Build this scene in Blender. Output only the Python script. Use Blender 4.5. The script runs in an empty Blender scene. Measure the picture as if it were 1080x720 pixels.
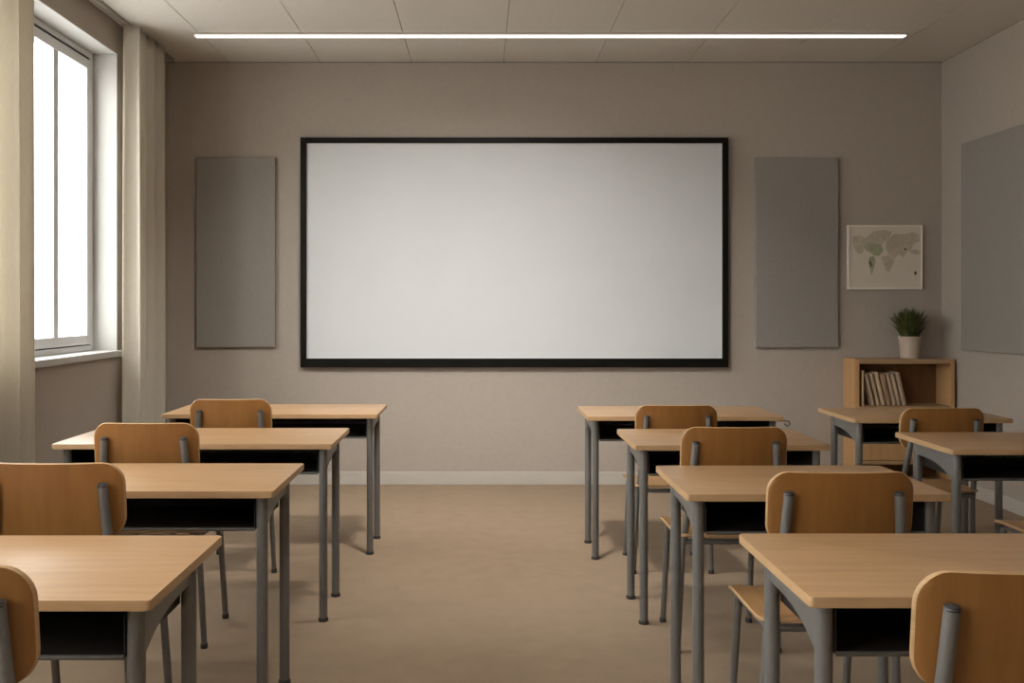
import bpy, bmesh, math, random
from mathutils import Vector, Matrix
random.seed(7)
PI = math.pi
COL = bpy.context.scene.collection

# ------------------------------------------------------------------ materials
def new_mat(name):
    m = bpy.data.materials.new(name)
    m.use_nodes = True
    nt = m.node_tree
    nt.nodes.clear()
    out = nt.nodes.new('ShaderNodeOutputMaterial')
    b = nt.nodes.new('ShaderNodeBsdfPrincipled')
    nt.links.new(b.outputs[0], out.inputs[0])
    return m, nt, b, out

def noise_mat(name, c1, c2, scale=(40, 40, 40), nscale=1.0, detail=4, rough=0.6, metal=0.0, bump=0.0, bump_scale=None,
              spec=0.5, vary=0.0, sheen=0.0, lo=0.3, hi=0.7):
    """procedural two-tone material driven by a stretched noise in object space"""
    m, nt, b, out = new_mat(name)
    tc = nt.nodes.new('ShaderNodeTexCoord')
    mp = nt.nodes.new('ShaderNodeMapping')
    mp.inputs['Scale'].default_value = scale
    nt.links.new(tc.outputs['Object'], mp.inputs['Vector'])
    src = mp.outputs[0]
    if vary > 0:
        oi = nt.nodes.new('ShaderNodeObjectInfo')
        mul = nt.nodes.new('ShaderNodeVectorMath'); mul.operation = 'SCALE'
        mul.inputs[0].default_value = (13.1, 7.7, 9.3)
        nt.links.new(oi.outputs['Random'], mul.inputs['Scale'])
        add = nt.nodes.new('ShaderNodeVectorMath'); add.operation = 'ADD'
        nt.links.new(mp.outputs[0], add.inputs[0]); nt.links.new(mul.outputs[0], add.inputs[1])
        src = add.outputs[0]
    n = nt.nodes.new('ShaderNodeTexNoise')
    n.inputs['Scale'].default_value = nscale
    n.inputs['Detail'].default_value = detail
    n.inputs['Roughness'].default_value = 0.6
    nt.links.new(src, n.inputs['Vector'])
    r = nt.nodes.new('ShaderNodeValToRGB')
    r.color_ramp.elements[0].position = lo; r.color_ramp.elements[0].color = (*c1, 1)
    r.color_ramp.elements[1].position = hi; r.color_ramp.elements[1].color = (*c2, 1)
    nt.links.new(n.outputs['Fac'], r.inputs[0])
    nt.links.new(r.outputs[0], b.inputs['Base Color'])
    b.inputs['Roughness'].default_value = rough
    b.inputs['Metallic'].default_value = metal
    b.inputs['Specular IOR Level'].default_value = spec
    if sheen:
        b.inputs['Sheen Weight'].default_value = sheen
    if bump > 0:
        n2 = nt.nodes.new('ShaderNodeTexNoise')
        n2.inputs['Scale'].default_value = 1.0
        n2.inputs['Detail'].default_value = 3
        mp2 = nt.nodes.new('ShaderNodeMapping')
        mp2.inputs['Scale'].default_value = bump_scale or scale
        nt.links.new(tc.outputs['Object'], mp2.inputs['Vector'])
        nt.links.new(mp2.outputs[0], n2.inputs['Vector'])
        bp = nt.nodes.new('ShaderNodeBump')
        bp.inputs['Strength'].default_value = bump
        bp.inputs['Distance'].default_value = 0.004
        nt.links.new(n2.outputs['Fac'], bp.inputs['Height'])
        nt.links.new(bp.outputs[0], b.inputs['Normal'])
    return m

M = {}
M['wall'] = noise_mat('wall_taupe_plaster', (0.392, 0.346, 0.303), (0.414, 0.366, 0.321), (30, 30, 30), rough=0.9, bump=0.05,
                      bump_scale=(220, 220, 120), spec=0.2)
M['ceiling'] = noise_mat('ceiling_tile', (0.60, 0.57, 0.525), (0.66, 0.627, 0.578), (60, 60, 60), rough=0.95, bump=0.1, bump_scale=(160, 160, 160), spec=0.15)
M['gap'] = noise_mat('shadow_gap', (0.05, 0.045, 0.04), (0.06, 0.055, 0.05), rough=0.9)
M['floor'] = noise_mat('floor_carpet', (0.280, 0.204, 0.138), (0.318, 0.232, 0.158), (9, 9, 9), detail=6, rough=0.85, bump=0.25,
                       bump_scale=(260, 260, 260), spec=0.2, sheen=0.05)
M['trim'] = noise_mat('trim_paint', (0.47, 0.44, 0.40), (0.50, 0.47, 0.43), (5, 5, 5), rough=0.5)
M['reveal'] = noise_mat('window_white_paint', (0.50, 0.495, 0.48), (0.53, 0.525, 0.51), (5, 5, 5), rough=0.55)
M['winframe'] = noise_mat('window_frame_plastic', (0.66, 0.66, 0.66), (0.70, 0.70, 0.70), (5, 5, 5), rough=0.35)
M['gasket'] = noise_mat('window_gasket', (0.03, 0.03, 0.03), (0.04, 0.04, 0.04), rough=0.7)
M['top'] = noise_mat('desk_top_oak', (0.37, 0.222, 0.112), (0.465, 0.290, 0.152), (2.2, 34, 34), detail=5, rough=0.33, spec=0.55, vary=1)
M['edge'] = noise_mat('desk_edge_band', (0.40, 0.250, 0.125), (0.46, 0.295, 0.155), (8, 8, 60), rough=0.45)
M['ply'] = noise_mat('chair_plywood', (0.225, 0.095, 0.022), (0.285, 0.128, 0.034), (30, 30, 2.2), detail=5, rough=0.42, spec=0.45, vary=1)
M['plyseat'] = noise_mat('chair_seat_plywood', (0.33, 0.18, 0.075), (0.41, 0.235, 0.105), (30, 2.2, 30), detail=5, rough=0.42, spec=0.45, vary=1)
M['plyedge'] = noise_mat('plywood_edge', (0.38, 0.235, 0.11), (0.46, 0.29, 0.145), (10, 10, 300), rough=0.5)
M['steel'] = noise_mat('grey_powder_coat', (0.16, 0.157, 0.152), (0.185, 0.181, 0.175), (60, 60, 60), rough=0.42, metal=0.35, spec=0.5)
M['foot'] = noise_mat('rubber_foot', (0.03, 0.028, 0.026), (0.04, 0.037, 0.034), rough=0.7)
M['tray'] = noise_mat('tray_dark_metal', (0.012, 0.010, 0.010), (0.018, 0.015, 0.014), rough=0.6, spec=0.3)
M['traylip'] = noise_mat('tray_lip_metal', (0.10, 0.10, 0.095), (0.12, 0.12, 0.11), rough=0.45, metal=0.3)
M['black'] = noise_mat('screen_frame_black', (0.004, 0.0038, 0.0032), (0.006, 0.0056, 0.0048), rough=0.45, spec=0.15)
M['screen'] = noise_mat('screen_matte_white', (0.61, 0.635, 0.66), (0.635, 0.66, 0.685), (2, 2, 2), rough=0.75, spec=0.2)
M['screenedge'] = noise_mat('screen_bead_white', (0.72, 0.73, 0.73), (0.75, 0.76, 0.76), rough=0.4)
M['felt'] = noise_mat('panel_grey_felt', (0.265, 0.245, 0.228), (0.305, 0.283, 0.264), (110, 110, 110), rough=0.95, bump=0.2, bump_scale=(300, 300, 300), spec=0.15)
M['shelfwood'] = noise_mat('bookshelf_wood', (0.46, 0.265, 0.120), (0.54, 0.325, 0.155), (26, 26, 2.5), detail=5, rough=0.5, spec=0.4)
M['shelftop'] = noise_mat('bookshelf_board_wood', (0.34, 0.215, 0.115), (0.40, 0.26, 0.145), (2.5, 26, 26), detail=5, rough=0.5, spec=0.4)
M['shelfback'] = noise_mat('bookshelf_back_wood', (0.13, 0.065, 0.024), (0.17, 0.088, 0.034), (26, 26, 2.5), detail=5, rough=0.6, spec=0.3)
M['pot'] = noise_mat('pot_beige_ceramic', (0.46, 0.37, 0.295), (0.52, 0.43, 0.345), (18, 18, 18), rough=0.6)
M['soil'] = noise_mat('potting_soil', (0.03, 0.02, 0.012), (0.06, 0.04, 0.025), (90, 90, 90), rough=1.0)
M['leaf'] = noise_mat('leaf_green', (0.022, 0.045, 0.010), (0.100, 0.105, 0.026), (14, 14, 14), rough=0.5, lo=0.35, hi=0.65)
M['pages'] = noise_mat('book_pages', (0.62, 0.56, 0.47), (0.70, 0.64, 0.55), (400, 20, 20), rough=0.9)
M['paper'] = noise_mat('map_paper', (0.62, 0.56, 0.485), (0.67, 0.605, 0.525), (4, 4, 4), rough=0.8)
M['mapframe'] = noise_mat('map_frame_white', (0.78, 0.72, 0.64), (0.82, 0.76, 0.68), (6, 6, 6), rough=0.5)
M['olive'] = noise_mat('map_land_olive', (0.42, 0.375, 0.275), (0.54, 0.485, 0.385), (22, 22, 22), rough=0.8)
M['green'] = noise_mat('map_land_green', (0.29, 0.315, 0.185), (0.43, 0.43, 0.29), (30, 30, 30), rough=0.8)
M['ink'] = noise_mat('map_ink', (0.08, 0.065, 0.055), (0.10, 0.08, 0.07), rough=0.8)
M['track'] = noise_mat('track_metal', (0.30, 0.27, 0.24), (0.33, 0.30, 0.27), rough=0.5)
M['housing'] = noise_mat('light_housing', (0.55, 0.52, 0.48), (0.6, 0.57, 0.53), rough=0.4)

# curtain: diffuse cloth letting some daylight through
def curtain_mat():
    m, nt, b, out = new_mat('curtain_cream_linen')
    tc = nt.nodes.new('ShaderNodeTexCoord'); mp = nt.nodes.new('ShaderNodeMapping')
    mp.inputs['Scale'].default_value = (120, 120, 25)
    n = nt.nodes.new('ShaderNodeTexNoise'); n.inputs['Scale'].default_value = 1.0; n.inputs['Detail'].default_value = 3
    r = nt.nodes.new('ShaderNodeValToRGB')
    r.color_ramp.elements[0].color = (0.76, 0.725, 0.65, 1); r.color_ramp.elements[1].color = (0.86, 0.825, 0.75, 1)
    nt.links.new(tc.outputs['Object'], mp.inputs['Vector']); nt.links.new(mp.outputs[0], n.inputs['Vector'])
    nt.links.new(n.outputs['Fac'], r.inputs[0]); nt.links.new(r.outputs[0], b.inputs['Base Color'])
    b.inputs['Roughness'].default_value = 0.9; b.inputs['Specular IOR Level'].default_value = 0.1
    t = nt.nodes.new('ShaderNodeBsdfTranslucent'); nt.links.new(r.outputs[0], t.inputs['Color'])
    mx = nt.nodes.new('ShaderNodeMixShader'); mx.inputs[0].default_value = 0.5
    nt.links.new(b.outputs[0], mx.inputs[1]); nt.links.new(t.outputs[0], mx.inputs[2]); nt.links.new(mx.outputs[0], out.inputs[0])
    return m
M['curtain'] = curtain_mat()

def glass_mat():
    m = bpy.data.materials.new('window_glass'); m.use_nodes = True
    nt = m.node_tree; nt.nodes.clear()
    out = nt.nodes.new('ShaderNodeOutputMaterial')
    t = nt.nodes.new('ShaderNodeBsdfTransparent'); t.inputs[0].default_value = (0.97, 0.98, 0.975, 1)
    g = nt.nodes.new('ShaderNodeBsdfGlossy'); g.inputs['Roughness'].default_value = 0.02
    mx = nt.nodes.new('ShaderNodeMixShader')
    mx.inputs[0].default_value = 0.05
    nt.links.new(t.outputs[0], mx.inputs[1]); nt.links.new(g.outputs[0], mx.inputs[2])
    nt.links.new(mx.outputs[0], out.inputs[0])
    return m
M['glass'] = glass_mat()

LED = 1.6
def led_mat():
    m, nt, b, out = new_mat('led_diffuser')
    b.inputs['Base Color'].default_value = (0.9, 0.88, 0.84, 1)
    b.inputs['Emission Color'].default_value = (1.0, 0.945, 0.86, 1)
    b.inputs['Emission Strength'].default_value = LED
    return m
M['led'] = led_mat()

# ------------------------------------------------------------------ mesh helpers
def obj(name, bm, mats, parent=None, smooth=True, angle=35):
    me = bpy.data.meshes.new(name)
    bmesh.ops.recalc_face_normals(bm, faces=bm.faces[:])
    bm.to_mesh(me); bm.free()
    if not isinstance(mats, (list, tuple)):
        mats = [mats]
    for m in mats:
        me.materials.append(m)
    if smooth:
        me.shade_smooth()
        try:
            me.set_sharp_from_angle(angle=math.radians(angle))
        except Exception:
            pass
    o = bpy.data.objects.new(name, me)
    COL.objects.link(o)
    if parent is not None:
        o.parent = parent
    return o

def empty(name, loc=(0, 0, 0), rz=0.0):
    o = bpy.data.objects.new(name, None)
    o.empty_display_size = 0.1
    o.location = loc; o.rotation_euler = (0, 0, rz)
    COL.objects.link(o)
    return o

def tag(o, label, cat, group=None):
    o['label'] = label; o['category'] = cat
    if group: o['group'] = group
    return o

def struct(o):
    o['kind'] = 'structure'
    return o

def add_box(bm, lo, hi, bevel=0.0, seg=2, mi=0):
    lo = Vector(lo); hi = Vector(hi)
    vs = [bm.verts.new((x, y, z)) for x in (lo.x, hi.x) for y in (lo.y, hi.y) for z in (lo.z, hi.z)]
    idx = [(0, 1, 3, 2), (4, 6, 7, 5), (0, 4, 5, 1), (2, 3, 7, 6), (0, 2, 6, 4), (1, 5, 7, 3)]
    fs = [bm.faces.new([vs[i] for i in f]) for f in idx]
    for f in fs: f.material_index = mi
    if bevel > 0:
        es = list({e for f in fs for e in f.edges})
        r = bmesh.ops.bevel(bm, geom=es, offset=bevel, segments=seg, profile=0.5, affect='EDGES')
        for f in r['faces']: f.material_index = mi
    return fs

def box(lo, hi, bevel=0.0, seg=2):
    bm = bmesh.new(); add_box(bm, lo, hi, bevel, seg); return bm

def add_prism(bm, pts, d, bevel=0.0, seg=2):
    """extrude the planar polygon pts (3D) by vector d"""
    d = Vector(d)
    a = [bm.verts.new(p) for p in pts]; b = [bm.verts.new(Vector(p) + d) for p in pts]
    n = len(pts)
    f1 = bm.faces.new(a); f2 = bm.faces.new(list(reversed(b)))
    for i in range(n):
        bm.faces.new((a[i], b[i], b[(i + 1) % n], a[(i + 1) % n]))
    if bevel > 0:
        es = list(f1.edges) + list(f2.edges)
        bmesh.ops.bevel(bm, geom=es, offset=bevel, segments=seg, profile=0.5, affect='EDGES')

def round_rect(w, d, r, n=6):
    pts = []
    for cx, cy, a0 in ((w/2 - r, d/2 - r, 0), (-w/2 + r, d/2 - r, PI/2), (-w/2 + r, -d/2 + r, PI), (w/2 - r, -d/2 + r, 1.5*PI)):
        for i in range(n + 1):
            a = a0 + i/n*PI/2
            pts.append((cx + r*math.cos(a), cy + r*math.sin(a)))
    return pts

def add_tube(bm, pts, r, n=14, r_end=None, cap=True):
    pts = [Vector(p) for p in pts]
    rings = []
    ref = Vector((1, 0, 0))
    N = len(pts)
    for i, p in enumerate(pts):
        if i == 0: t = pts[1] - pts[0]
        elif i == N - 1: t = pts[-1] - pts[-2]
        else: t = (pts[i+1] - p).normalized() + (p - pts[i-1]).normalized()
        t.normalize()
        u = ref - t*ref.dot(t)
        if u.length < 1e-3:
            u = Vector((0, 1, 0)) - t*t.y
        u.normalize(); v = t.cross(u); ref = u
        rr = r if r_end is None else r + (r_end - r)*i/(N - 1)
        rings.append([bm.verts.new(p + (u*math.cos(2*PI*k/n) + v*math.sin(2*PI*k/n))*rr) for k in range(n)])
    for i in range(N - 1):
        for k in range(n):
            bm.faces.new((rings[i][k], rings[i][(k+1) % n], rings[i+1][(k+1) % n], rings[i+1][k]))
    if cap:
        bm.faces.new(rings[0]); bm.faces.new(list(reversed(rings[-1])))

def tube(pts, r, n=14, **k):
    bm = bmesh.new(); add_tube(bm, pts, r, n, **k); return bm

def bend(pts, rad=0.04, n=5):
    """round the corners of a polyline"""
    pts = [Vector(p) for p in pts]; out = [pts[0]]
    for i in range(1, len(pts) - 1):
        p = pts[i]; a = (pts[i-1] - p); b = (pts[i+1] - p)
        d = min(rad, a.length*0.45, b.length*0.45)
        a = p + a.normalized()*d; b = p + b.normalized()*d
        for k in range(n + 1):
            t = k/n
            out.append((1-t)**2*a + 2*t*(1-t)*p + t*t*b)
    out.append(pts[-1]); return out

def lathe(profile, n=32):
    bm = bmesh.new(); rings = []
    for r, z in profile:
        if r < 1e-5: rings.append([bm.verts.new((0, 0, z))])
        else: rings.append([bm.verts.new((r*math.cos(2*PI*k/n), r*math.sin(2*PI*k/n), z)) for k in range(n)])
    for i in range(len(rings) - 1):
        a, b = rings[i], rings[i+1]
        for k in range(n):
            k2 = (k+1) % n
            if len(a) == 1 and len(b) == 1: continue
            if len(a) == 1: bm.faces.new((a[0], b[k2], b[k]))
            elif len(b) == 1: bm.faces.new((a[k], a[k2], b[0]))
            else: bm.faces.new((a[k], a[k2], b[k2], b[k]))
    return bm

def curved_slab(W, H, r_hi, r_lo, thick, fn, ncol=20, mi_edge=1):
    """rounded-rectangle sheet W x H bent by fn(u, v) -> (point, normal); faces 0, rim material 1"""
    bm = bmesh.new()
    vs = []
    for k in range(9): vs.append(r_lo*(1 - math.cos(k/8*PI/2)))
    m = 10
    for k in range(1, m): vs.append(r_lo + (H - r_lo - r_hi)*k/m)
    for k in range(9): vs.append(H - r_hi + r_hi*math.sin(k/8*PI/2))
    rows_f, rows_b = [], []
    def hw(v):
        if v < r_lo: return W/2 - r_lo + math.sqrt(max(0, r_lo**2 - (r_lo - v)**2))
        if v > H - r_hi: return W/2 - r_hi + math.sqrt(max(0, r_hi**2 - (v - H + r_hi)**2))
        return W/2
    rim_out = 0.0025
    grids = []
    for side in (0.5, -0.5):
        g = []
        for v in vs:
            w = hw(v) - rim_out
            vv = min(max(v, rim_out), H - rim_out)
            row = []
            for c in range(ncol + 1):
                u = -w + 2*w*c/ncol
                p, nn = fn(u, vv)
                row.append(bm.verts.new(p + nn*thick*side))
            g.append(row)
        grids.append(g)
    for g in grids:
        for i in range(len(vs) - 1):
            for c in range(ncol):
                bm.faces.new((g[i][c], g[i][c+1], g[i+1][c+1], g[i+1][c]))
    def ring_idx():
        R = len(vs)
        return [(0, c) for c in range(ncol + 1)] + [(i, ncol) for i in range(1, R)] + [(R-1, c) for c in range(ncol-1, -1, -1)] + [(i, 0) for i in range(R-2, 0, -1)]
    ring = ring_idx(); mids = []
    for (i, c) in ring:
        v = vs[i]; w = hw(v)
        u = -w + 2*w*c/ncol
        p, nn = fn(u, v); mids.append(bm.verts.new(p))
    n = len(ring)
    for g in grids:
        for k in range(n):
            a, b = ring[k], ring[(k+1) % n]
            f = bm.faces.new((g[a[0]][a[1]], g[b[0]][b[1]], mids[(k+1) % n], mids[k]))
            f.material_index = mi_edge
    return bm

def copy_tree(o, parent=None):
    c = o.copy(); COL.objects.link(c)
    if parent is not None: c.parent = parent
    for ch in list(o.children): copy_tree(ch, c)
    return c

# ------------------------------------------------------------------ dimensions (metres; X right, Y towards the screen wall, Z up)
EYE = 1.37
XL, XR, YB, YF, ZC = -2.398, 3.531, 7.12, -1.7, 3.23
T = 0.30

# ------------------------------------------------------------------ setting
struct(obj('floor', box((XL - T, YF - T, -0.1), (XR + T, YB + T, 0)), M['floor']))
struct(obj('wall_back', box((XL - T, YB, 0), (XR + T, YB + T, ZC)), M['wall']))
struct(obj('wall_right', box((XR, YF, 0), (XR + T, YB, ZC)), M['wall']))
struct(obj('wall_rear', box((XL - T, YF - T, 0), (XR + T, YF, ZC)), M['wall']))

# ceiling: long tile strips with narrow joints over a dark slab
bm = bmesh.new()
joints = [-1.925, -1.225, -0.53, 0.175, 0.88, 1.58, 2.28, 2.98]
edges = [XL + 0.0] + joints + [XR - 0.0]
for a, b in zip(edges[:-1], edges[1:]):
    add_box(bm, (a + 0.002, YF, ZC), (b - 0.002, YB - 0.016, ZC + 0.02), 0.0015, 1)
add_box(bm, (XL - T, YF - T, ZC + 0.02), (XR + T, YB + T, ZC + 0.14), mi=1)
struct(obj('ceiling', bm, [M['ceiling'], M['gap']], smooth=False))

# windows in the left wall: (y0, y1); the first is the one in view, the others are unseen, added to light the room from beside and behind
ZS, ZT = 1.075, 3.03
WIN = [(4.90, 6.125), (2.30, 4.56), (-0.9, 1.4)]
bm = bmesh.new()
ys = sorted([w for p in WIN for w in p])
spans = [(YF, WIN[2][0]), (WIN[2][1], WIN[1][0]), (WIN[1][1], WIN[0][0]), (WIN[0][1], YB)]
for a, b in spans: add_box(bm, (XL - T, a, 0), (XL, b, ZC))
for a, b in WIN:
    add_box(bm, (XL - T, a, 0), (XL, b, ZS - 0.04)); add_box(bm, (XL - T, a, ZT), (XL, b, ZC))
struct(obj('wall_left', bm, M['wall'], smooth=False))

XW = XL - 0.155       # room-side face of the fixed window frame
def frame_boxes(bm, x0, x1, y0, y1, z0, z1, w, bevel=0.004):
    add_box(bm, (x0, y0, z0), (x1, y0 + w, z1), bevel); add_box(bm, (x0, y1 - w, z0), (x1, y1, z1), bevel)
    add_box(bm, (x0, y0 + w, z0), (x1, y1 - w, z0 + w), bevel); add_box(bm, (x0, y0 + w, z1 - w), (x1, y1 - w, z1), bevel)

def window(n, y0, y1, nbar):
    root = empty('window_%d' % n, (XW, (y0 + y1)/2, ZS)); struct(root)
    def loc(o): o.matrix_parent_inverse = Matrix.Translation(-Vector(root.location)); return o
    # plastered white reveal lining (jambs and head)
    bm = bmesh.new(); t = 0.006
    add_box(bm, (XL - T + 0.02, y0, ZS), (XL + 0.001, y0 + t, ZT)); add_box(bm, (XL - T + 0.02, y1 - t, ZS), (XL + 0.001, y1, ZT))
    add_box(bm, (XL - T + 0.02, y0 + t, ZT - t), (XL + 0.001, y1 - t, ZT))
    loc(obj('window_reveal', bm, M['reveal'], root, smooth=False))
    bm = bmesh.new()
    fy0, fy1, fz0, fz1 = y0 + t, y1 - t, ZS, ZT - t
    frame_boxes(bm, XW - 0.07, XW, fy0, fy1, fz0, fz1, 0.035)
    loc(obj('window_frame', bm, M['winframe'], root, smooth=False))
    sy0, sy1, sz0, sz1 = fy0 + 0.035, fy1 - 0.035, fz0 + 0.035, fz1 - 0.05
    bm = bmesh.new()
    frame_boxes(bm, XW - 0.064, XW - 0.012, sy0 - 0.001, sy1 + 0.001, sz0 - 0.001, fz1 - 0.034, 0.012, 0.0)
    loc(obj('gasket', bm, M['gasket'], root, smooth=False))
    s = 0.062
    bm = bmesh.new()
    frame_boxes(bm, XW - 0.058, XW + 0.006, sy0 + 0.007, sy1 - 0.007, sz0 + 0.007, sz1 - 0.007, s)
    sash = loc(obj('sash', bm, M['winframe'], root, smooth=False))
    iy0, iy1 = sy0 + s, sy1 - s
    for k in range(1, nbar + 1):
        yc = 5.585 if n == 1 else iy1 - (iy1 - iy0)*k/(nbar + 1)
        bm = box((XW - 0.024, yc - 0.030, sz0 + s), (XW + 0.002, yc + 0.030, sz1 - s), 0.004)
        loc(obj('mullion', bm, M['winframe'], root, smooth=False))
    bm = box((XW - 0.034, iy0 + 0.001, sz0 + s + 0.001), (XW - 0.0255, iy1 - 0.001, sz1 - s - 0.001))
    loc(obj('glass_pane', bm, M['glass'], root, smooth=False))
    bm = bmesh.new()
    add_box(bm, (XL - T + 0.02, y0, ZS - 0.04), (XL + 0.03, y1 + 0.012, ZS), 0.004)
    loc(obj('window_sill', bm, M['reveal'], root, smooth=False))
for i, (a, b) in enumerate(WIN): window(i + 1, a, b, 1 if i == 0 else 3)

# baseboards
struct(obj('baseboard_back', box((XL, YB - 0.014, 0), (XR, YB, 0.098), 0.003), M['trim'], smooth=False))
struct(obj('baseboard_right', box((XR - 0.014, YF, 0), (XR, YB - 0.014, 0.098), 0.003), M['trim'], smooth=False))
struct(obj('baseboard_left', box((XL, YF, 0), (XL + 0.014, YB - 0.014, 0.098), 0.003), M['trim'], smooth=False))

# ------------------------------------------------------------------ ceiling light
t = tag(empty('ceiling_light', (0.476, 6.36, ZC)), 'long thin glowing linear strip light across the ceiling above the screen', 'ceiling light')
L = 4.86
bm = bmesh.new()
add_box(bm, (-L/2, -0.027, -0.016), (L/2, 0.027, 0.0), 0.003)
obj('housing', bm, M['housing'], t, smooth=False)
obj('diffuser', box((-L/2 + 0.004, -0.025, -0.024), (L/2 - 0.004, 0.025, -0.0155), 0.004), M['led'], t, smooth=False)
for s in (-1, 1):
    obj('end_cap', box((s*L/2 - 0.004, -0.027, -0.025), (s*L/2 + 0.004, 0.027, 0.0), 0.002), M['housing'], t, smooth=False)

# ------------------------------------------------------------------ screen
sx0, sx1, sz0, sz1 = -1.372, 1.885, 0.899, 2.648
t = tag(empty('presentation_screen', ((sx0 + sx1)/2, YB, sz0)), 'huge blank white board in a thin black frame, centred on the end wall', 'screen')
w = sx1 - sx0; h = sz1 - sz0; fw, ft, fb = 0.046, 0.044, 0.068
def mitre_frame(w, h, l, top, bot, y0, y1):
    """four mitred bars, outer size w x h from z=0"""
    o = [(-w/2, 0), (w/2, 0), (w/2, h), (-w/2, h)]; i = [(-w/2 + l, bot), (w/2 - l, bot), (w/2 - l, h - top), (-w/2 + l, h - top)]
    bm = bmesh.new()
    for k in range(4):
        k2 = (k + 1) % 4
        q = [o[k], o[k2], i[k2], i[k]]
        add_prism(bm, [(x, y0, z) for x, z in q], (0, y1 - y0, 0), 0.003, 2)
    return bm
obj('frame', mitre_frame(w, h, fw, ft, fb, -0.055, -0.001), M['black'], t, smooth=False)
obj('screen_surface', box((-w/2 + fw - 0.002, -0.038, fb - 0.002), (w/2 - fw + 0.002, -0.004, h - ft + 0.002)), M['screen'], t, smooth=False)
bm = mitre_frame(w - 2*fw + 0.002, h - ft - fb + 0.002, 0.009, 0.009, 0.009, -0.043, -0.038)
bmesh.ops.translate(bm, verts=bm.verts[:], vec=(0, 0, fb - 0.001))
obj('bead', bm, M['screenedge'], t, smooth=False)

# ------------------------------------------------------------------ acoustic panels
def panel(loc, w, h, rz, label):
    bm = bmesh.new()
    add_box(bm, (-w/2, -0.040, 0), (w/2, -0.008, h), 0.004)
    add_box(bm, (-w/2 + 0.012, -0.009, 0.012), (w/2 - 0.012, -0.0005, h - 0.012), mi=1)
    r = obj('mounted_acoustic_panel', bm, [M['felt'], M['gap']], smooth=False)
    r.location = loc; r.rotation_euler = (0, 0, rz)
    tag(r, label, 'acoustic panel', 'felt acoustic panels')
panel((-1.868, YB, 1.052), 0.600, 1.445, 0, 'tall grey felt wall panel beside the window curtain, left of the big screen')
panel((2.41, YB, 1.052), 0.630, 1.445, 0, 'tall grey felt wall panel between the big screen and the framed map')
panel((XR, 6.13, 1.05), 1.25, 1.49, -PI/2, 'wide grey felt panel on the right side wall, cut by the photo edge')

# ------------------------------------------------------------------ framed map
mw, mh = 0.573, 0.492
t = tag(empty('framed_map', (3.089, YB, 1.492)), 'small pale map in a thin white frame above the bookcase', 'map')
obj('frame', mitre_frame(mw, mh, 0.012, 0.012, 0.012, -0.028, -0.001), M['mapframe'], t, smooth=False)
paper = obj('map_sheet', box((-mw/2 + 0.011, -0.020, 0.011), (mw/2 - 0.011, -0.004, mh - 0.011)), M['paper'], t, smooth=False)
def blob(bm, pts, mi):
    P = [((px/8.78/79 - 0.5 - 10/79)*mw, (1 - (py/8.78 - 7.5)/68)*mh) for px, py in pts]
    add_prism(bm, [(x, -0.0212, z) for x, z in P], (0, 0.0013, 0))
    bm.faces.ensure_lookup_table()
lands_o = [[(140,170),(200,160),(255,185),(330,125),(420,110),(500,130),(470,200),(430,215),(400,260),(330,235),(260,250),(225,330),(190,335),(150,280),(135,230)],
           [(460,190),(520,150),(620,150),(700,130),(752,160),(760,215),(700,235),(680,290),(640,310),(600,370),(560,330),(520,380),(480,350),(450,300),(440,230)],
           [(400,360),(470,345),(520,395),(500,450),(470,500),(440,490),(425,430)],
           [(655,300),(720,290),(765,310),(755,345),(690,335)]]
lands_g = [[(240,250),(290,225),(340,240),(400,250),(420,300),(385,350),(330,350),(300,320),(255,300)],
           [(290,360),(330,355),(345,400),(330,470),(310,530),(295,460),(280,410)]]
bm = bmesh.new()
for l in lands_o: blob(bm, l, 0)
obj('land_print', bm, M['olive'], paper, smooth=False)['label'] = 'olive land shapes printed on the map'
bm = bmesh.new()
for l in lands_g:
    blob(bm, l, 0)
bmesh.ops.translate(bm, verts=bm.verts[:], vec=(0, -0.0004, 0))
obj('land_print', bm, M['green'], paper, smooth=False)['label'] = 'green land shape printed on the map'
for l in ([(290,400),(302,395),(312,430),(306,456),(296,440)], [(702,510),(716,490),(730,510),(716,534)], [(605,286),(622,280),(638,290),(622,300)]):
    bm = bmesh.new(); blob(bm, l, 0)
    bmesh.ops.translate(bm, verts=bm.verts[:], vec=(0, -0.0008, 0))
    obj('ink_mark', bm, M['ink'], paper, smooth=False)['label'] = 'small dark mark on the map'

# ------------------------------------------------------------------ bookcase and what stands on it
bx0, bx1, by0, by1, bz = 2.768, 3.505, 6.868, 7.1, 0.972
t = tag(empty('bookcase', ((bx0 + bx1)/2, by0, 0)), 'low open-fronted wooden bookcase standing in the corner', 'bookcase')
w = bx1 - bx0; d = by1 - by0; th = 0.032
obj('side_panel', box((-w/2, 0, 0), (-w/2 + th, d, bz), 0.003), M['shelfwood'], t, smooth=False)
obj('side_panel', box((w/2 - th, 0, 0), (w/2, d, bz), 0.003), M['shelfwood'], t, smooth=False)
obj('top_panel', box((-w/2 + th, 0.001, bz - 0.034), (w/2 - th, d, bz), 0.003), M['shelftop'], t, smooth=False)
obj('back_panel', box((-w/2 + th, d - 0.012, 0.04), (w/2 - th, d, bz - 0.034)), M['shelfback'], t, smooth=False)
obj('shelf', box((-w/2 + th, 0.002, 0.595), (w/2 - th, d - 0.012, 0.625), 0.002), M['shelftop'], t, smooth=False)
obj('drawer_front', box((-w/2 + th + 0.003, 0.004, 0.225), (w/2 - th - 0.003, 0.024, 0.592), 0.003), M['shelfwood'], t, smooth=False)
obj('shelf', box((-w/2 + th, 0.002, 0.195), (w/2 - th, d - 0.012, 0.222), 0.002), M['shelftop'], t, smooth=False)
obj('base_panel', box((-w/2 + th, 0.002, 0.04), (w/2 - th, d - 0.012, 0.068), 0.002), M['shelftop'], t, smooth=False)
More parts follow.
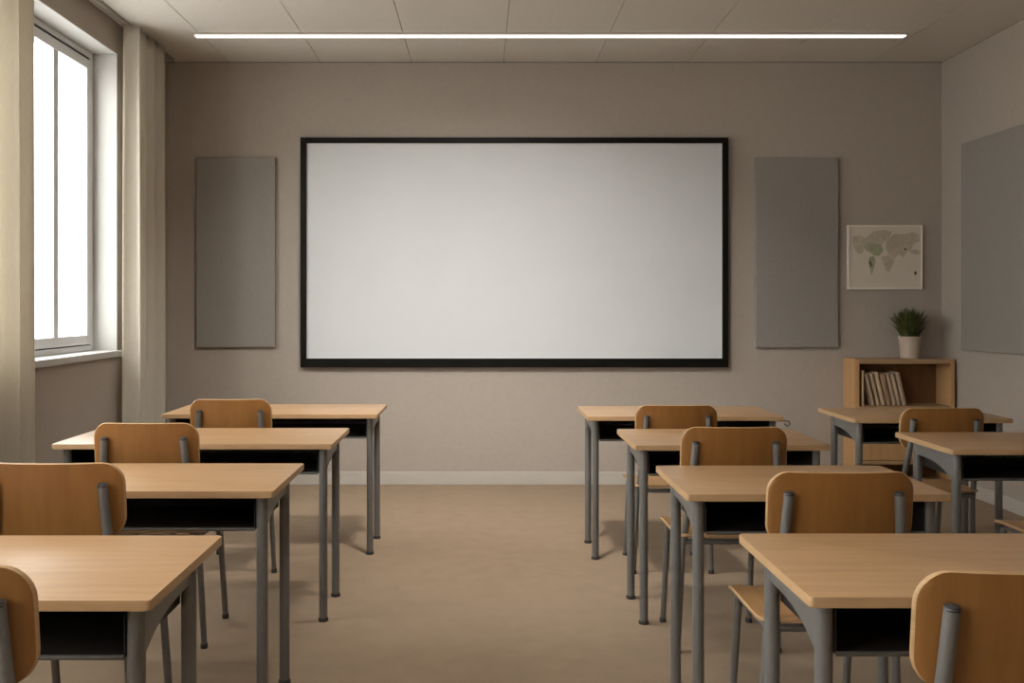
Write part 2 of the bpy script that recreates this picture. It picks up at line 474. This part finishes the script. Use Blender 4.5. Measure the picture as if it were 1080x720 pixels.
obj('plinth', box((-w/2 + th, 0.02, 0.0), (w/2 - th, 0.036, 0.04)), M['shelfwood'], t, smooth=False)

COVERS = [(0.52, 0.44, 0.35), (0.40, 0.33, 0.26), (0.43, 0.36, 0.28), (0.50, 0.42, 0.32), (0.33, 0.24, 0.17), (0.42, 0.35, 0.28), (0.48, 0.40, 0.32), (0.40, 0.34, 0.285)]
BL = ['slim pale upright book standing against the bookcase side, the only one not leaning',
      'first leaning book beside the upright book on the bookcase shelf',
      'second leaning book, counted from the upright book, on the bookcase shelf',
      'third leaning book, counted from the upright book, pale and slightly taller',
      'thick brown leaning book, fourth from the upright book, in the middle of the row',
      'fifth leaning book, next after the thick brown one, on the bookcase shelf',
      'second-last leaning book of the row on the bookcase shelf',
      'last leaning book of the row, facing the empty part of the shelf']
#   (bottom-left x relative to case centre, thickness, height, lean)
cxc = (bx0 + bx1)/2
def bxp(px): return (px - 507)*6.90/980 - cxc
lean = math.radians(13.0)
spec = [(908.4, 0.018, 0.262, 0.0), (919.2, 0.024, 0.240, lean), (924.5, 0.024, 0.240, lean), (929.6, 0.028, 0.252, lean),
        (935.0, 0.036, 0.238, lean), (941.6, 0.024, 0.240, lean), (946.3, 0.026, 0.238, lean), (951.6, 0.032, 0.248, lean)]
for i, (px, tk, bh, ln) in enumerate(spec):
    r = empty('book', (cxc + bxp(px), by0 + 0.022, 0.625 + 0.0006))
    tag(r, BL[i], 'book', 'books on the bookcase shelf')
    dpt = 0.165
    cm = noise_mat('book_cover_%d' % i, tuple(a*b for a, b in zip(COVERS[i], (0.92, 0.80, 0.66))), tuple(a*b for a, b in zip(COVERS[i], (1.02, 0.90, 0.75))), (60, 60, 8), rough=0.6)
    c = 0.0025
    # cover: two boards and a rounded spine
    bm = bmesh.new()
    add_box(bm, (0, 0.004, 0), (c, dpt, bh), 0.0008, 1); add_box(bm, (tk - c, 0.004, 0), (tk, dpt, bh), 0.0008, 1)
    n = 8
    arc = [(tk/2 - tk/2*math.cos(PI*k/n), 0.006 - 0.006*math.sin(PI*k/n)) for k in range(n + 1)]
    arc2 = [(x, y + 0.003) for x, y in reversed(arc)]
    add_prism(bm, [(x, y, 0) for x, y in arc + arc2], (0, 0, bh))
    cov = obj('cover', bm, cm, r)
    pg = obj('pages', box((c, 0.009, 0.004), (tk - c, dpt - 0.004, bh - 0.004)), M['pages'], r, smooth=False)
    # lean to the left about the lower left edge, lower right edge rests on the shelf
    r.rotation_euler = (0, -ln, 0)

# plant
t = tag(empty('potted_plant', (3.225, 6.985, bz)), 'small bushy green plant in a beige pot on top of the bookcase', 'plant')
pot = obj('pot', lathe([(0, 0), (0.060, 0), (0.064, 0.004), (0.079, 0.150), (0.082, 0.153), (0.082, 0.164), (0.079, 0.166), (0.074, 0.164), (0.072, 0.140), (0, 0.140)], 40), M['pot'], t)
obj('soil', lathe([(0, 0.139), (0.0715, 0.139), (0.070, 0.147), (0.045, 0.151), (0, 0.153)], 28), M['soil'], t)
bm = bmesh.new()
rnd = random.Random(11)
for k in range(420):
    a = rnd.uniform(0, 2*PI); rr = 0.058*math.sqrt(rnd.random())
    base = Vector((rr*math.cos(a), rr*math.sin(a), 0.146))
    tilt = rnd.uniform(0.05, 1.0)*(0.35 + rr/0.075)
    a2 = a + rnd.uniform(-0.6, 0.6)
    ln = rnd.uniform(0.12, 0.26)*(1.0 - 0.22*min(1, tilt))
    wd = rnd.uniform(0.004, 0.0085)
    side = Vector((-math.sin(a2), math.cos(a2), 0)); outv = Vector((math.cos(a2), math.sin(a2), 0))
    prev = None; p = base.copy(); S = 6
    for s in range(S + 1):
        f = s/S
        ang = tilt*(0.35 + 1.0*f)
        hw = wd*(0.5 + 1.3*f)*(1 - f)**0.6*1.2 + 0.0004
        cur = (bm.verts.new(p - side*hw), bm.verts.new(p + outv*0.0 + side*hw))
        if prev: bm.faces.new((prev[0], prev[1], cur[1], cur[0]))
        prev = cur
        p = p + (outv*math.sin(ang) + Vector((0, 0, math.cos(ang))))*(ln/S)
        p.x = max(-0.17, min(0.2, p.x)); p.y = min(0.125, p.y)
obj('foliage', bm, M['leaf'], t)

# ------------------------------------------------------------------ curtains
struct_track = tag(obj('curtain_track', box((XL + 0.045, 3.75, ZC - 0.022), (XL + 0.085, 7.02, ZC), 0.003), M['track'], smooth=False),
                   'slim rail on the ceiling along the window wall carrying the curtains', 'curtain track')
def curtain(y0, y1, xc, amp, nf, seed, label, first=-PI/2, yspread=0.0, ztop=ZC - 0.022, zbot=0.012):
    rnd = random.Random(seed)
    ph = [rnd.uniform(-0.5, 0.5) for _ in range(int(nf) + 3)]
    am = [rnd.uniform(0.65, 1.1) for _ in range(int(nf) + 3)]
    ph[0] = first; am[0] = 1.1
    NY, NZ = int(nf*22), 46
    bm = bmesh.new(); g = []
    for j in range(NZ + 1):
        z = zbot + (ztop - zbot)*j/NZ; f = j/NZ
        row = []
        for i in range(NY + 1):
            s = i/NY
            k = s*nf; ki = int(k); fr = k - ki
            A = am[ki]*(1 - fr) + am[ki+1]*fr; P = ph[ki]*(1 - fr) + ph[ki+1]*fr
            sway = 0.15*math.sin(2.1*z + ki*1.3)
            wv = math.sin(2*PI*k + P + sway*(1 - f))
            x = xc + amp*A*(wv*0.9 + 0.12*math.sin(6*PI*k + P*2))*(0.8 + 0.2*(1 - f))
            y = y0 + (y1 - y0)*s + 0.25*(y1 - y0)/nf*math.sin(4*PI*k + P)*0.35
            y += yspread*(1 - f)*(s - 0.5)
            row.append(bm.verts.new((x, y, z)))
        g.append(row)
    for j in range(NZ):
        for i in range(NY):
            bm.faces.new((g[j][i], g[j][i+1], g[j+1][i+1], g[j+1][i]))
    o = obj('curtain', bm, M['curtain'], angle=180)
    md = o.modifiers.new('thickness', 'SOLIDIFY'); md.thickness = 0.003; md.offset = 0
    tag(o, label, 'curtain', 'cream curtains at the window')
curtain(6.085, 6.72, XL + 0.108, 0.055, 4.0, 3, 'cream curtain gathered between the window and the screen wall')
curtain(3.95, 4.74, XL + 0.115, 0.055, 4.5, 5, 'cream curtain on the near side of the window, cut by the photo edge')

# ------------------------------------------------------------------ school desks
DT = 0.775          # top of desk
TH = 0.022
DD = 0.53
def make_desk(name, W):
    root = empty(name)
    bm = bmesh.new()
    pts = round_rect(W, DD, 0.009, 5)
    add_prism(bm, [(x, y + DD/2, DT - TH) for x, y in pts], (0, 0, TH), 0.003, 3)
    bm.normal_update()
    for f in bm.faces:
        if abs(f.normal.z) < 0.3: f.material_index = 1
    obj('tabletop', bm, [M['top'], M['edge']], root, angle=30)
    yn, yf = 0.055, 0.40
    lx = W/2 - 0.047
    R = 0.0185
    for s in (-1, 1):
        for y in (yn, yf):
            lg = obj('leg', tube([(s*lx, y, 0.012), (s*lx, y, DT - TH - 0.001)], R, 20), M['steel'], root)
            obj('foot_cap', lathe_at([(0, 0), (0.021, 0), (0.0225, 0.003), (0.0212, 0.012), (0.0194, 0.016), (0.0186, 0.016)], (s*lx, y, 0)), M['foot'], lg)
        # side plate: deep at the near leg, sweeping up to a shallow band towards the far leg
        prof = [(yn, DT - TH - 0.001), (yf, DT - TH - 0.001), (yf, DT - TH - 0.058)]
        for k in range(0, 9):
            f = k/8
            y = yf - 0.02 - (yf - 0.02 - (yn + 0.012))*f
            z = DT - TH - 0.058 - 0.062*(f**3.0)
            prof.append((y, z))
        prof.append((yn, DT - TH - 0.125))
        bm = bmesh.new()
        add_prism(bm, [(s*lx - 0.004 + s*0.006, y, z) for y, z in prof], (0.008, 0, 0))
        obj('side_plate', bm, M['steel'], root, angle=40)
    # book tray, open towards the pupil
    tb = DT - TH - 0.112; tx = lx - 0.022; y0, y1 = 0.045, 0.40
    bm = bmesh.new()
    add_box(bm, (-tx, y0, tb), (tx, y1, tb + 0.003))
    add_box(bm, (-tx, y1 - 0.003, tb + 0.003), (tx, y1, DT - TH - 0.001))
    for s in (-1, 1):
        add_box(bm, (s*tx - 0.0015, y0, tb + 0.003), (s*tx + 0.0015, y1 - 0.003, DT - TH - 0.001))
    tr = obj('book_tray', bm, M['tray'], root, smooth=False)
    obj('tray_lip', tube([(-tx, y0, tb + 0.002), (tx, y0, tb + 0.002)], 0.0055, 10), M['traylip'], tr)
    obj('crossbar', tube([(-lx, yf, DT - 0.09), (lx, yf, DT - 0.09)], 0.011, 12), M['steel'], root)
    return root
def lathe_at(profile, c, n=20):
    bm = lathe(profile, n); bmesh.ops.translate(bm, verts=bm.verts[:], vec=c); return bm

G_D = 'school desks in rows'
desks = {}
wide = [(-1.155, 5.07, 1.18, 'wide wooden desk at the window-side column front, standing closest to the screen wall'),
        (-1.24, 3.985, 1.205, 'wide wooden desk second from the screen in the window-side column'),
        (-1.268, 2.975, 1.205, 'wide wooden desk third from the screen in the window-side column'),
        (-1.270, 1.875, 1.205, 'wide wooden desk in the window-side column nearest the viewer, top glossy with daylight')]
proto = None
for x, y, W, lab in wide:
    if proto is None:
        proto = make_desk('school_desk', 1.205); o = proto
    else:
        o = copy_tree(proto)
    o.location = (x, y, 0)
    o.scale = (W/1.205, 1, 1)
    tag(o, lab, 'desk', G_D)
narrow = [(1.068, 2.925, 'wooden desk third from the screen in the column right of the aisle'),
          (1.073, 3.95, 'wooden desk second from the screen in the column right of the aisle'),
          (1.09, 1.895, 'wooden desk nearest the viewer in the column right of the aisle'),
          (2.375, 4.87, 'wooden desk directly in front of the bookcase'),
          (2.362, 3.835, 'wooden desk by the right wall, second from the bookcase')]
proto2 = make_desk('school_desk', 0.835)
for i, (x, y, lab) in enumerate(narrow):
    o = proto2 if i == 0 else copy_tree(proto2)
    o.location = (x, y, 0)
    tag(o, lab, 'desk', G_D)
o = make_desk('school_desk', 1.05)
o.location = (1.098, 4.97, 0)
tag(o, 'wooden desk right of the aisle nearest the screen, with a small hook at one end', 'desk', G_D)
hk = [(0.505, 0.05, DT - TH - 0.006), (0.535, 0.045, DT - TH - 0.004), (0.556, 0.04, DT - TH - 0.006)]
for k in range(9):
    a = PI/2 - k/8*1.5*PI
    hk.append((0.556 + 0.013*math.cos(a), 0.04, DT - TH - 0.019 + 0.013*math.sin(a)))
obj('hook', tube(hk, 0.0045, 10), M['steel'], o)['label'] = 'small curled metal hook'

# ------------------------------------------------------------------ school chairs
SH = 0.480           # seat height
BT = 0.915           # top of backrest
def make_chair():
    root = empty('school_chair')
    BW, BH = 0.412, 0.215
    lean = math.radians(6.5)
    def back_fn(u, v):
        z = BT - BH + v
        yy = -0.012 - (z - SH)*math.tan(lean)*0.9 - 0.035*(1 - (u/(BW/2))**2)*0.8 + 0.02
        nrm = Vector((-(u/(BW/2))*0.27, -1, -math.tan(lean))).normalized()
        return Vector((u, yy, z)), nrm
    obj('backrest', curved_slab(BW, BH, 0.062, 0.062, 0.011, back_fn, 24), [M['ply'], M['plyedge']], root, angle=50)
    SW, SD = 0.42, 0.40
    def seat_fn(u, v):
        z = SH - 0.006
        if v > 0.32: z -= 0.022*((v - 0.32)/0.08)**2
        z += 0.006*(abs(u)/(SW/2))**2 - 0.006
        if v < 0.07: z += 0.010*((0.07 - v)/0.07)**2
        return Vector((u, v, z)), Vector((0, 0, 1))
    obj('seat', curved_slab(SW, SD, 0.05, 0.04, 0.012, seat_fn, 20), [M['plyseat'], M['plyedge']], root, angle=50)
    r = 0.0125
    zf = SH - 0.030
    def yb(z): return back_fn(0.155, z - (BT - BH))[0].y
    for s in (-1, 1):
        # rear leg runs from the floor up to the seat frame, the back post carries on behind the backrest
        lg = obj('leg', tube(bend([(s*0.198, 0.060, 0.010), (s*0.184, 0.035, zf - 0.02), (s*0.182, 0.030, zf + 0.004)], 0.03), r, 14), M['steel'], root)
        obj('foot_cap', lathe_at([(0, 0), (0.0145, 0), (0.0152, 0.004), (0.0140, 0.020), (0.0126, 0.022)], (s*0.198, 0.060, 0), 14), M['foot'], lg)
        z1 = BT - 0.060
        post = bend([(s*0.182, 0.030, zf), (s*0.176, 0.012, SH + 0.03), (s*0.163, yb(BT - BH) - 0.020, BT - BH), (s*0.153, yb(z1) - 0.019, z1)], 0.05)
        bp = obj('back_post', tube(post, 0.0135, 16), M['steel'], root)
        obj('post_cap', lathe_at([(0, 0.004), (0.008, 0.003), (0.0128, 0.0), (0.0136, -0.006), (0.0136, -0.008)], (s*0.153, yb(z1) - 0.019, z1 + 0.002), 16), M['foot'], bp)
        lg = obj('leg', tube(bend([(s*0.186, 0.415, 0.010), (s*0.180, 0.345, zf - 0.02), (s*0.180, 0.335, zf)], 0.03), r, 14), M['steel'], root)
        obj('foot_cap', lathe_at([(0, 0), (0.0145, 0), (0.0152, 0.004), (0.0140, 0.020), (0.0126, 0.022)], (s*0.186, 0.415, 0), 14), M['foot'], lg)
    # tubular ring below the seat
    ring = bend([(0.181, 0.03, zf), (0.181, 0.335, zf), (-0.181, 0.335, zf), (-0.181, 0.03, zf)], 0.03)
    bm = bmesh.new(); add_tube(bm, ring, 0.011, 12)
    add_tube(bm, [(-0.182, 0.03, zf), (0.182, 0.03, zf)], 0.011, 12)
    for s in (-1, 1):
        for y in (0.10, 0.27):
            add_box(bm, (s*0.181 - 0.012, y - 0.02, zf + 0.006), (s*0.181 + 0.012, y + 0.02, SH - 0.013))
    obj('seat_frame', bm, M['steel'], root)
    return root

G_C = 'school chairs at the desks'
chairs = [(-1.258, 4.73, 0.985, 'plywood and tube chair at the window-side desk closest to the screen wall'),
          (-1.305, 3.68, 1.0, 'plywood and tube chair at the second window-side desk from the screen'),
          (-1.211, 2.68, 1.016, 'plywood and tube chair at the third window-side desk, cut by the photo edge'),
          (-0.974, 1.66, 1.012, 'plywood and tube chair in the near corner on the window side, only its edge showing'),
          (0.980, 4.71, 0.955, 'plywood and tube chair at the desk with the hook, right of the aisle'),
          (0.975, 3.63, 0.99, 'plywood and tube chair at the second desk from the screen, right of the aisle'),
          (1.005, 2.65, 0.995, 'plywood and tube chair at the third desk from the screen, right of the aisle'),
          (0.954, 1.66, 1.003, 'plywood and tube chair nearest the viewer, right of the aisle'),
          (2.248, 4.58, 0.955, 'plywood and tube chair at the desk in front of the bookcase'),
          (2.36, 3.55, 1.0, 'tube chair at the second desk from the bookcase, only its seat showing')]
pc = make_chair()
for i, (x, y, sz, lab) in enumerate(chairs):
    o = pc if i == 0 else copy_tree(pc)
    o.location = (x, y - 0.02, 0); o.scale = (1, 1, sz)
    tag(o, lab, 'chair', G_C)

# ------------------------------------------------------------------ light: overcast sky through the windows
SKY = 12.0
wd = bpy.data.worlds.new('overcast_sky'); bpy.context.scene.world = wd
wd.use_nodes = True
nt = wd.node_tree; nt.nodes.clear()
out = nt.nodes.new('ShaderNodeOutputWorld'); bg = nt.nodes.new('ShaderNodeBackground')
bg.inputs[1].default_value = SKY
tc = nt.nodes.new('ShaderNodeTexCoord'); sp = nt.nodes.new('ShaderNodeSeparateXYZ'); rmp = nt.nodes.new('ShaderNodeMapRange')
rmp.inputs['From Min'].default_value = -0.25; rmp.inputs['From Max'].default_value = 0.35
mixc = nt.nodes.new('ShaderNodeMix'); mixc.data_type = 'RGBA'
mixc.inputs[6].default_value = (0.50, 0.485, 0.46, 1); mixc.inputs[7].default_value = (1.0, 0.985, 0.955, 1)
nt.links.new(tc.outputs['Generated'], sp.inputs[0]); nt.links.new(sp.outputs['Z'], rmp.inputs['Value'])
nt.links.new(rmp.outputs[0], mixc.inputs[0]); nt.links.new(mixc.outputs[2], bg.inputs[0])
nt.links.new(bg.outputs[0], out.inputs[0])
# unseen lamps added for brightness: one washes the end wall, two shine straight down
for x, y, e, tgt, spr in ((0.0, 4.2, 30, (0.0, YB, -0.75), 98), (-0.3, 3.2, 10, None, 135), (-0.3, 1.2, 14, None, 135)):
    ld = bpy.data.lights.new('added_fill_lamp', 'AREA'); ld.shape = 'DISK'; ld.size = 0.3
    ld.energy = e; ld.color = (1.0, 0.95, 0.88); ld.spread = math.radians(spr)
    lo = bpy.data.objects.new('added_fill_lamp', ld); COL.objects.link(lo); lo.location = (x, y, ZC - 0.005)
    if tgt:
        lo.location.z = ZC - 0.14
        lo.rotation_euler = (Vector(tgt) - lo.location).to_track_quat('-Z', 'Y').to_euler()

# ------------------------------------------------------------------ camera
cd = bpy.data.cameras.new('camera'); cam = bpy.data.objects.new('camera', cd); COL.objects.link(cam)
cam.location = (0, 0, EYE); cam.rotation_euler = (PI/2, 0, 0)
cd.sensor_width = 36; cd.lens = 980/1080*36
cd.shift_x = 33/1080; cd.shift_y = -38/1080
cd.clip_start = 0.05
sc = bpy.context.scene
sc.camera = cam
sc.view_settings.view_transform = 'Standard'; sc.view_settings.look = 'None'
sc.view_settings.gamma = 1.0; sc.view_settings.use_curve_mapping = False
sc.view_settings.exposure = 0.0
sc.cycles.use_denoising = True
sc.cycles.max_bounces = 10; sc.cycles.diffuse_bounces = 7
sc.cycles.sample_clamp_indirect = 8
